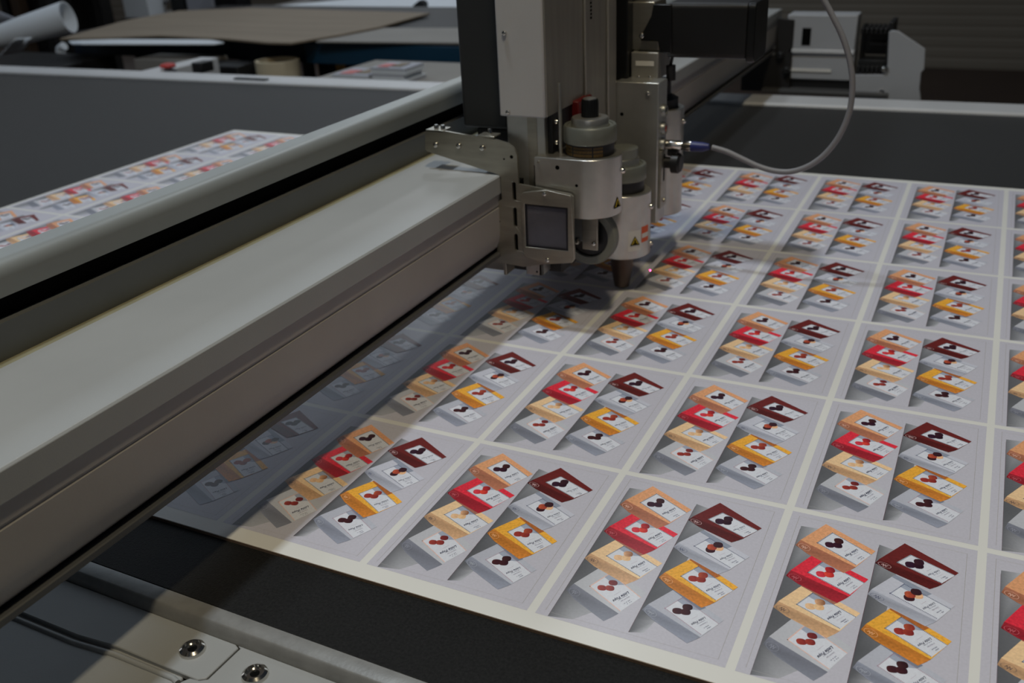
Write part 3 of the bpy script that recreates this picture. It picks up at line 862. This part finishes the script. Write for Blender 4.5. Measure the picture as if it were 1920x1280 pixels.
# side panel with connectors
sp = obj('connector_panel', MB().box(.74, 1.135, 4.66, 4.90, .47, 1.715), M['alu_lt'], head, bevel=.008)
for (px, py) in ((1215, 175),):
    v = aty(px, py, 4.66); screw(v.x, 4.66, v.z, .02, sp)
v = aty(1166, 214, 4.66); obj('hole', MB().lathe((v.x, 4.659, v.z), [(.016, 0), (.016, .006)], 'y', 14), M['void'], sp)
zs = [atx(1243, y_, 1.135).z for y_ in (207, 240, 269)]
for k, z in enumerate(zs):
    c_ = obj('socket', MB().lathe((1.135, 4.78, z), [(.055, 0), (.055, .02), (.045, .035), (.03, .035), (.03, .01), (.001, .01)], 'x', 28, cap=False), M['alu'], sp)
    if k == 1: obj('socket_core', MB().lathe((1.145, 4.78, z), [(.028, 0), (.028, .02)], 'x', 20), M['red'], c_)
obj('depth_slot_plate', MB().box(1.135, 1.16, 4.70, 4.86, .60, 1.12), M['steel'], sp, bevel=.004)
obj('depth_slot', MB().box(1.158, 1.162, 4.76, 4.79, .84, 1.08), M['void'], sp)
mb = MB().lathe((1.16, 4.80, 1.0), [(.05, 0), (.05, .06), (.09, .07), (.09, .13), (.07, .15)], 'x', 24)
mb.lathe((1.19, 4.80, 1.10), [(.04, 0), (.04, .08), (.03, .09)], 'x', 20)
obj('clamp_knob', mb, M['black'], sp)
screw(1.16, 4.78, .66, .02, sp, 'x', 'steel')

# tool three behind the panel
t3y = 5.22
t3 = obj('marking_module', tool_body(t3y, .42, 1.40, .80, .225), M['turned'], head, bevel=.006)
obj('module_collar', MB().lathe((TXC, t3y, 1.40), [(.17, 0), (.17, .08), (.10, .12), (.10, .25)], n=32), M['black'], t3)
screw(TXC + .225, t3y, 1.28, .026, t3, 'x')
n_ = Vector((math.cos(math.radians(-25)), math.sin(math.radians(-25)), 0))
warn(t3, TXC + .228 * n_.x, t3y + .228 * n_.y, .97, .045, n_)

# spindle motor pointing sideways, its bracket and connector box
my = 4.9
vb = MB()
def rrect(cy_, cz_, hy_, hz_, r, n=6):
    o = []
    for (a0, sy_, sz_) in ((0, 1, 1), (90, -1, 1), (180, -1, -1), (270, 1, -1)):
        for k in range(n + 1):
            a = math.radians(a0 + 90 * k / n); o.append((cy_ + sy_ * (hy_ - r) + r * math.cos(a), cz_ + sz_ * (hz_ - r) + r * math.sin(a)))
    return o
mo = obj('spindle_motor', MB().prism(rrect(5.12, 2.11, .22, .225, .05), 1.12, 1.80, 'x'), M['black'], head, bevel=.01)
obj('motor_end_cap', MB().prism(rrect(5.12, 2.10, .235, .24, .06), 1.80, 1.87, 'x'), M['blackmetal'], mo, bevel=.012)
mw = [(v.x, v.z) for v in (aty(px, py, my) for px, py in ((1226, 8), (1260, 8), (1260, 100), (1238, 98), (1236, 77), (1202, 76), (1203, 66), (1222, 30)))]
obj('motor_shroud', MB().prism(mw, my - .02, my + .04, 'y'), M['blackmetal'], mo, bevel=.008)
v = aty(1204, 67, my - .02); screw(v.x, my - .02, v.z, .025, mo)
q = [(v.x, v.z) for v in (aty(px, py, my + .05) for px, py in ((1183, 3), (1228, 3), (1236, 60), (1236, 96), (1183, 94)))]
obj('motor_bracket', MB().prism(q, my + .04, my + .36, 'y'), M['steel'], head, bevel=.01)
v0 = aty(1186, 96, my + .02); v1 = aty(1236, 150, my + .02)
ib = obj('interface_box', MB().box(v0.x, v1.x, my - .02, my + .34, 1.70, v0.z), M['housing_s'], head, bevel=.01)
v0 = aty(1192, 114, my - .02); v1 = aty(1226, 124, my - .02)
obj('type_label', MB().box(v0.x, v1.x, my - .024, my - .018, v1.z, v0.z), M['labelw'], ib)
for px in (1198, 1219):
    v = aty(px, 145, my - .02); screw(v.x, my - .02, v.z, .016, ib)
obj('dark_spine', MB().box(.60, .80, 4.80, 5.3, .9, 3.3), M['blackmetal'], head, bevel=.01)
# motor lead with plug
pts = [aty(px, py, 5.0) for px, py in ((1262, 100), (1259, 115), (1257, 125))]
ml = obj('motor_lead', MB().tube([tuple(p) for p in pts], .014), M['black'], mo)
pts = [aty(px, py, 5.0) for px, py in ((1258, 122), (1258, 148), (1252, 150), (1252, 165))]
obj('lead_plug', MB().tube([tuple(p) for p in pts], [.042, .042, .025, .022], 16), M['black'], ml)

# signal cable: plug, boot and lead looping up out of the picture
zc_ = zs[2]
yc_ = 4.78
def P_(px, py, y=yc_): return tuple(aty(px, py, y))
obj('cable_plug', MB().lathe((1.17, yc_, zc_), [(.03, 0), (.042, .01), (.042, .13), (.036, .14), (.036, .16), (.042, .17), (.042, .235), (.03, .24)], 'x', 28), M['chrome'], head)
path = [(1.36, yc_, zc_), (1.40, yc_, zc_)] + [P_(*t) for t in ((1300, 272), (1335, 276), (1362, 284), (1390, 297), (1420, 311), (1450, 320), (1480, 322), (1510, 314), (1538, 297), (1562, 272), (1580, 243), (1593, 208), (1598, 170), (1597, 135), (1590, 100), (1578, 65), (1562, 32), (1545, 0), (1528, -30), (1500, -70), (1460, -110), (1400, -150), (1300, -190), (1200, -200))]
# smooth by Catmull-Rom
def crom(p, n=6):
    p = [Vector(q) for q in p]; o = []
    for i in range(len(p) - 1):
        a, b, c, d = p[max(i - 1, 0)], p[i], p[i + 1], p[min(i + 2, len(p) - 1)]
        for k in range(n):
            t = k / n
            o.append(.5 * ((2 * b) + (c - a) * t + (2 * a - 5 * b + 4 * c - d) * t * t + (3 * b - a - 3 * c + d) * t ** 3))
    o.append(p[-1]); return o
obj('cable_boot', MB().tube([(1.40, yc_, zc_), (1.50, yc_, zc_), P_(1330, 275)], [.045, .042, .026], 20), M['blueboot'], head)
obj('signal_cable', MB().tube(crom(path[3:]), .0235, 14), M['cable'], head)
# laser pointer under the knife module throwing the red dot
lp = bpy.data.lights.new('laser_pointer', 'SPOT'); lp.color = (1.0, .02, .10); lp.energy = 40; lp.spot_size = math.radians(2.2); lp.spot_blend = .6; lp.shadow_soft_size = .0004
lo_ = bpy.data.objects.new('laser_pointer', lp)
d0 = Vector((1.16, 4.64, .44)); dt = atz(1219, 507, 0)
lo_.location = d0 * S; lo_.rotation_euler = (dt - d0).to_track_quat('-Z', 'Y').to_euler(); COL.objects.link(lo_)

# ------------------------------------------------------------------ background
# blue workbench
WBY = 19.0
wb = empty('workbench', (-16, 22, FZ)); tag(wb, 'long blue-framed workbench beyond the cutting table', 'workbench')
a = aty(130, 84, WBY); b = aty(569, 80, WBY); c = aty(900, 80, WBY)
zt = b.z
obj('front_beam', MB().box(b.x, c.x + 2.5, WBY, WBY + .35, zt - .56, zt), M['blue'], wb, bevel=.02)
obj('front_beam', MB().box(a.x, b.x, WBY + .15, WBY + .45, zt - .56, zt - .04), mat('dark_blue_steel', (10, 26, 42), .5), wb, bevel=.02)
obj('bench_top', MB().box(a.x - .4, c.x + 2.5, WBY + .02, WBY + 7.8, zt, zt + .05), M['rack'], wb, bevel=.01)
for x in (a.x + 2.3, b.x - 2.4, b.x + .1, c.x + 2.2):
    obj('leg', MB().box(x, x + .35, WBY + .4, WBY + .75, FZ, zt - .5), M['rack'], wb, bevel=.01)
    obj('leg', MB().box(x, x + .35, WBY + 7, WBY + 7.35, FZ, zt), M['rack'], wb)
obj('brace', MB().box(a.x + 4.6, a.x + 5.5, WBY + .3, WBY + .42, zt - .58, zt - .03), M['brownpost'], wb)
# boards on the bench
def slab(name, px, z, th, m, label, cat, group=None):
    pts = [atz(x, y, z) for x, y in px]
    o = obj(name, MB().prism([(v.x, v.y) for v in pts], z - th, z, 'z'), m, bevel=.01)
    return tag(o, label, cat, group)
zb = zt + .12
slab('grey_board', [(592, 77), (640, 66), (715, 52), (900, 52), (925, 80)], zt + .10, .05, M['greyboard'], 'flat grey board at the right end of the blue workbench', 'board')
slab('white_strip', [(128, 77), (170, 73), (395, 74), (420, 79), (400, 82), (135, 82)], zt + .09, .04, M['whitepaper'], 'thin white board edge under the kraft board on the bench', 'board')
pts = [atz(x, y, zt + .16) for x, y in ((112, 72), (235, 38), (335, 20), (470, 14), (806, 24), (712, 50), (640, 64), (545, 80), (500, 79), (415, 71), (300, 66))]
kb = MB().prism([(v.x, v.y) for v in pts], zt + .10, zt + .16, 'z')
tag(obj('kraft_board', kb, M['kraft'], bevel=.01), 'big brown kraft board lying across the blue workbench', 'board')
# packing table with white sheets far behind
PY = 28.0
p0 = aty(455, 22, PY); p1 = aty(960, 24, PY); z2 = aty(700, 23, PY).z
t2b = empty('packing_table', ((p0.x + p1.x) / 2, PY + 3, FZ)); tag(t2b, 'far packing table with black edge behind the kraft board', 'table')
obj('table_top', MB().box(p0.x, p1.x + 3, PY, PY + 7, z2 - .35, z2), M['black'], t2b, bevel=.02)
for x in (p0.x + .3, p1.x + 2):
    for y in (PY + .4, PY + 6):
        obj('leg', MB().box(x, x + .4, y, y + .4, FZ, z2 - .35), M['rack'], t2b)
pts = [aty(460, 21, PY + .1), aty(560, 12, PY + 2.5), aty(640, 0, PY + 5.5)]
tag(obj('white_sheet', MB().prism([(p0.x + .2, PY + .15), (p0.x + 2.0, PY + 3), (p0.x + 5, PY + 6.5), (p1.x + 1, PY + 6.5), (p1.x + 1, PY + .3)], z2, z2 + .06, 'z'), M['whitepaper'], bevel=.01), 'bright white paper sheets on the far packing table', 'paper sheet')
v = aty(786, 18, PY + .7)
tag(obj('tape_holder', MB().prism([(v.x - .3, z2 + .06), (v.x + .22, z2 + .06), (v.x + .22, z2 + .26), (v.x + .05, z2 + .36), (v.x - .25, z2 + .18)], v.y, v.y + .3, 'y'), M['black'], bevel=.02), 'small black wedge-shaped holder on the white sheets', 'holder')
# lower side table at the left with assorted goods
s0 = aty(228, 34, PY); s1 = aty(452, 30, PY); z3 = aty(245, 35, PY).z
st = empty('side_table', ((s0.x + s1.x) / 2, PY + 2, FZ)); tag(st, 'low side table left of the far packing table, goods on it', 'table')
obj('table_top', MB().box(s0.x, s1.x - .1, PY, PY + 5, z3 - .3, z3), M['rack'], st, bevel=.02)
for x in (s0.x + .2, s1.x - .7):
    for y in (PY + .3, PY + 4.3):
        obj('leg', MB().box(x, x + .4, y, y + .4, FZ, z3 - .3), M['rack'], st)
def good(name, x0, x1, dy, h_, m, label, cat):
    xa = aty(x0, 20, PY + dy).x; xb = aty(x1, 20, PY + dy).x
    return tag(obj(name, MB().box(xa, xb, PY + dy, PY + dy + .9, z3, z3 + h_), m, bevel=.03), label, cat)
good('white_carton', 233, 278, .2, 2.2, M['whitepaper'], 'white carton at the left end of the low side table', 'box')
good('black_case', 322, 348, 1.5, 2.2, M['black'], 'narrow black case between pale bowl and grey carton', 'case')
good('grey_carton', 352, 400, 1.5, 1.9, M['greypaper'], 'grey carton right of the narrow black case', 'box')
good('dark_machine_part', 404, 446, .4, 2.2, M['black'], 'dark machine part standing at the right end of the side table', 'machine part')
v = aty(304, 30, PY + 1.9)
tag(obj('glass_bowl', MB().lathe((v.x, v.y, z3), [(.2, 0), (.25, .35), (.5, .5), (.6, .9), (.55, 1.0), (.48, .9), (.4, .55), (.05, .45)], n=36, cap=False), M['whitepaper']), 'pale bowl on a foot right of the white carton', 'bowl')
v = aty(480, 10, PY + 3.4)
tag(obj('carton', MB().box(v.x, v.x + 1.4, PY + 7.2, PY + 8.6, FZ, z2 + 1.6), mat('ochre_carton', (150, 110, 40), .8, noise=.1, nscale=3), bevel=.02), 'tall ochre cardboard carton behind the packing table', 'box')

# dark rack at left
rk = empty('storage_rack', (-27, 24, FZ)); tag(rk, 'dark storage rack in the left background', 'rack')
x0 = aty(0, 60, 22).x - 3; x1 = aty(222, 40, 25.2).x
obj('rack_back', MB().box(x0, x1 - .2, 25.0, 25.2, FZ, 1.5), M['rack'], rk)
for x in (x0, x1 - 2.0, x1 - .5):
    obj('upright', MB().box(x, x + .4, 22.2, 22.6, FZ, 1.5), M['rack'] if x > x1 - 1 else M['brownpost'], rk)
    obj('upright', MB().box(x, x + .4, 24.6, 25.0, FZ, 1.5), M['rack'], rk)
for z in (-2.6, 1.3):
    obj('shelf', MB().box(x0, x1, 22.2, 25.0, z, z + .15), M['rack'], rk)
tag(obj('dark_bin', MB().box(aty(0, 80, 16).x - 3, aty(92, 120, 16).x, 15.6, 18.4, FZ, -.75), M['rack'], bevel=.05), 'dark bin below the white paper roll at left', 'bin')
# paper roll and loose sheets at left
yr0 = 16.2
r0_ = aty(-30, 78, yr0 - 1.0); r1_ = aty(128, 32, yr0)
d = (r1_ - r0_)
mb = MB()
n = 28; vs = []; fs = []
for k, (t, R_) in enumerate(((0, .26), (.5, .36), (1.0, .42))):
    c_ = r0_ + d * t
    ax = d.normalized(); uu = ax.orthogonal().normalized(); vv = ax.cross(uu)
    for i in range(n):
        a_ = 2 * math.pi * i / n; vs.append(c_ + (uu * math.cos(a_) + vv * math.sin(a_)) * R_)
for k, (t, R_) in enumerate(((1.0, .38), (.5, .32), (0, .22))):
    c_ = r0_ + d * t
    for i in range(n):
        a_ = 2 * math.pi * i / n; vs.append(c_ + (uu * math.cos(a_) + vv * math.sin(a_)) * R_)
for k in range(5):
    for i in range(n):
        j = (i + 1) % n; fs.append((k * n + i, k * n + j, (k + 1) * n + j, (k + 1) * n + i))
for i in range(n):
    j = (i + 1) % n; fs.append((5 * n + i, 5 * n + j, j, i))
mb.add(vs, fs)
tag(obj('paper_roll', mb, M['whitepaper']), 'rolled white paper tube sticking up at the upper left', 'paper roll')
def curled(name, px, y, m, label):
    vs = []; fs = []; nn = 9
    (ax_, ay_), (bx_, by_), (cx_, cy_), (dx_, dy_) = px
    for i in range(nn):
        for j in range(5):
            s_ = i / (nn - 1); t = j / 4
            X = (1 - s_) * ((1 - t) * ax_ + t * dx_) + s_ * ((1 - t) * bx_ + t * cx_)
            Y = (1 - s_) * ((1 - t) * ay_ + t * dy_) + s_ * ((1 - t) * by_ + t * cy_)
            vs.append(aty(X, Y, y + .5 * math.sin(s_ * 3) * (1 - t) + .8 * t))
    for i in range(nn - 1):
        for j in range(4):
            k = i * 5 + j; fs.append((k, k + 5, k + 6, k + 1))
    o = obj(name, MB().add(vs, fs), m)
    sm = o.modifiers.new('thick', 'SOLIDIFY'); sm.thickness = .004
    return tag(o, label, 'paper sheet')
curled('curled_sheet', [(-40, 5), (34, 36), (30, 58), (-40, 82)], 16.6, M['greypaper'], 'grey curled paper sheet at the left picture edge behind the roll')
curled('hanging_sheet', [(28, 72), (62, 70), (42, 96), (0, 104)], 13.9, M['whitepaper'], 'white loose sheet hanging under the paper roll')
pth = [tuple(aty(px, py, 18.6)) for px, py in ((120, 86), (112, 95), (122, 108), (134, 116), (134, 128), (130, 142), (130, 160))]
tag(obj('paper_strip', MB().tube(crom(pth), [.13] * 37, 10), M['whitepaper']), 'crumpled white paper strip hanging at the workbench left end', 'paper strip')

# things on the floor and on low shelf beyond the far rail
ylow = 15.0
lowz = -1.6
def on_low(px, py, y): return aty(px, py, y)
sh = empty('low_shelf', (-11, 15.6, FZ)); tag(sh, 'low light grey shelf between cutting table and blue workbench', 'shelf')
zs_ = aty(600, 146, 15.0).z - .02
obj('shelf_top', MB().box(aty(572, 140, 14.7).x, -6.0, 14.7, 17.6, zs_ - .1, zs_), M['greyboard'], sh, bevel=.01)
for x in (aty(580, 140, 14.7).x, -6.5):
    for y in (14.9, 17.2): obj('leg', MB().box(x, x + .25, y, y + .25, FZ, zs_ - .1), M['rack'], sh)
v = aty(505, 132, 16)
tag(obj('cardboard_tube', MB().lathe((aty(522, 130, 18.2).x, 18.2, FZ), [(.60, 0), (.60, aty(522, 112, 18.2).z - FZ), (.5, aty(522, 112, 18.2).z - FZ), (.5, .1)], n=36), M['cream']), 'wide cream cardboard tube standing before the blue workbench', 'tube')
tag(obj('grey_crate', MB().box(aty(252, 120, 17.6).x, aty(378, 120, 17.6).x, 17.6, 18.7, FZ, aty(300, 112, 17.6).z), M['greyboard'], bevel=.03), 'plain grey crate before the blue workbench near the red button', 'crate')
tag(obj('black_crate', MB().box(aty(386, 120, 17.6).x, aty(458, 120, 17.6).x, 17.3, 18.2, FZ, aty(420, 120, 17.6).z), M['rack'], bevel=.03), 'black crate before the workbench between grey crate and cream tube', 'crate')
def stack(px, py, y, w_, d_, h_, label, seed):
    rng = random.Random(seed)
    v = aty(px, py, y); root = empty('print_stack', (v.x, y, zs_)); tag(root, label, 'print stack')
    nn = 7
    for k in range(nn):
        dx = (rng.random() - .5) * .12; zz = zs_ + h_ * k / nn
        obj('card', MB().box(v.x + dx, v.x + w_ + dx, y, y + d_, zz, zz + h_ / nn * .85), M['whitepaper'] if k % 3 else M['greypaper'], root)
    o1 = obj('printed_picture', MB().box(v.x + .15 * w_, v.x + .45 * w_, y + .1, y + d_ * .6, zs_ + h_, zs_ + h_ + .01), M['red'], root)
    obj('printed_picture', MB().box(v.x + .5 * w_, v.x + .75 * w_, y + .2, y + d_ * .8, zs_ + h_, zs_ + h_ + .01), M['kraft'], root)
stack(622, 145, 14.9, 1.1, .9, .14, 'low stack of printed cards beyond the far rail', 1)
stack(695, 145, 14.9, .9, .8, .32, 'taller stack of printed cards right of the low stack', 2)
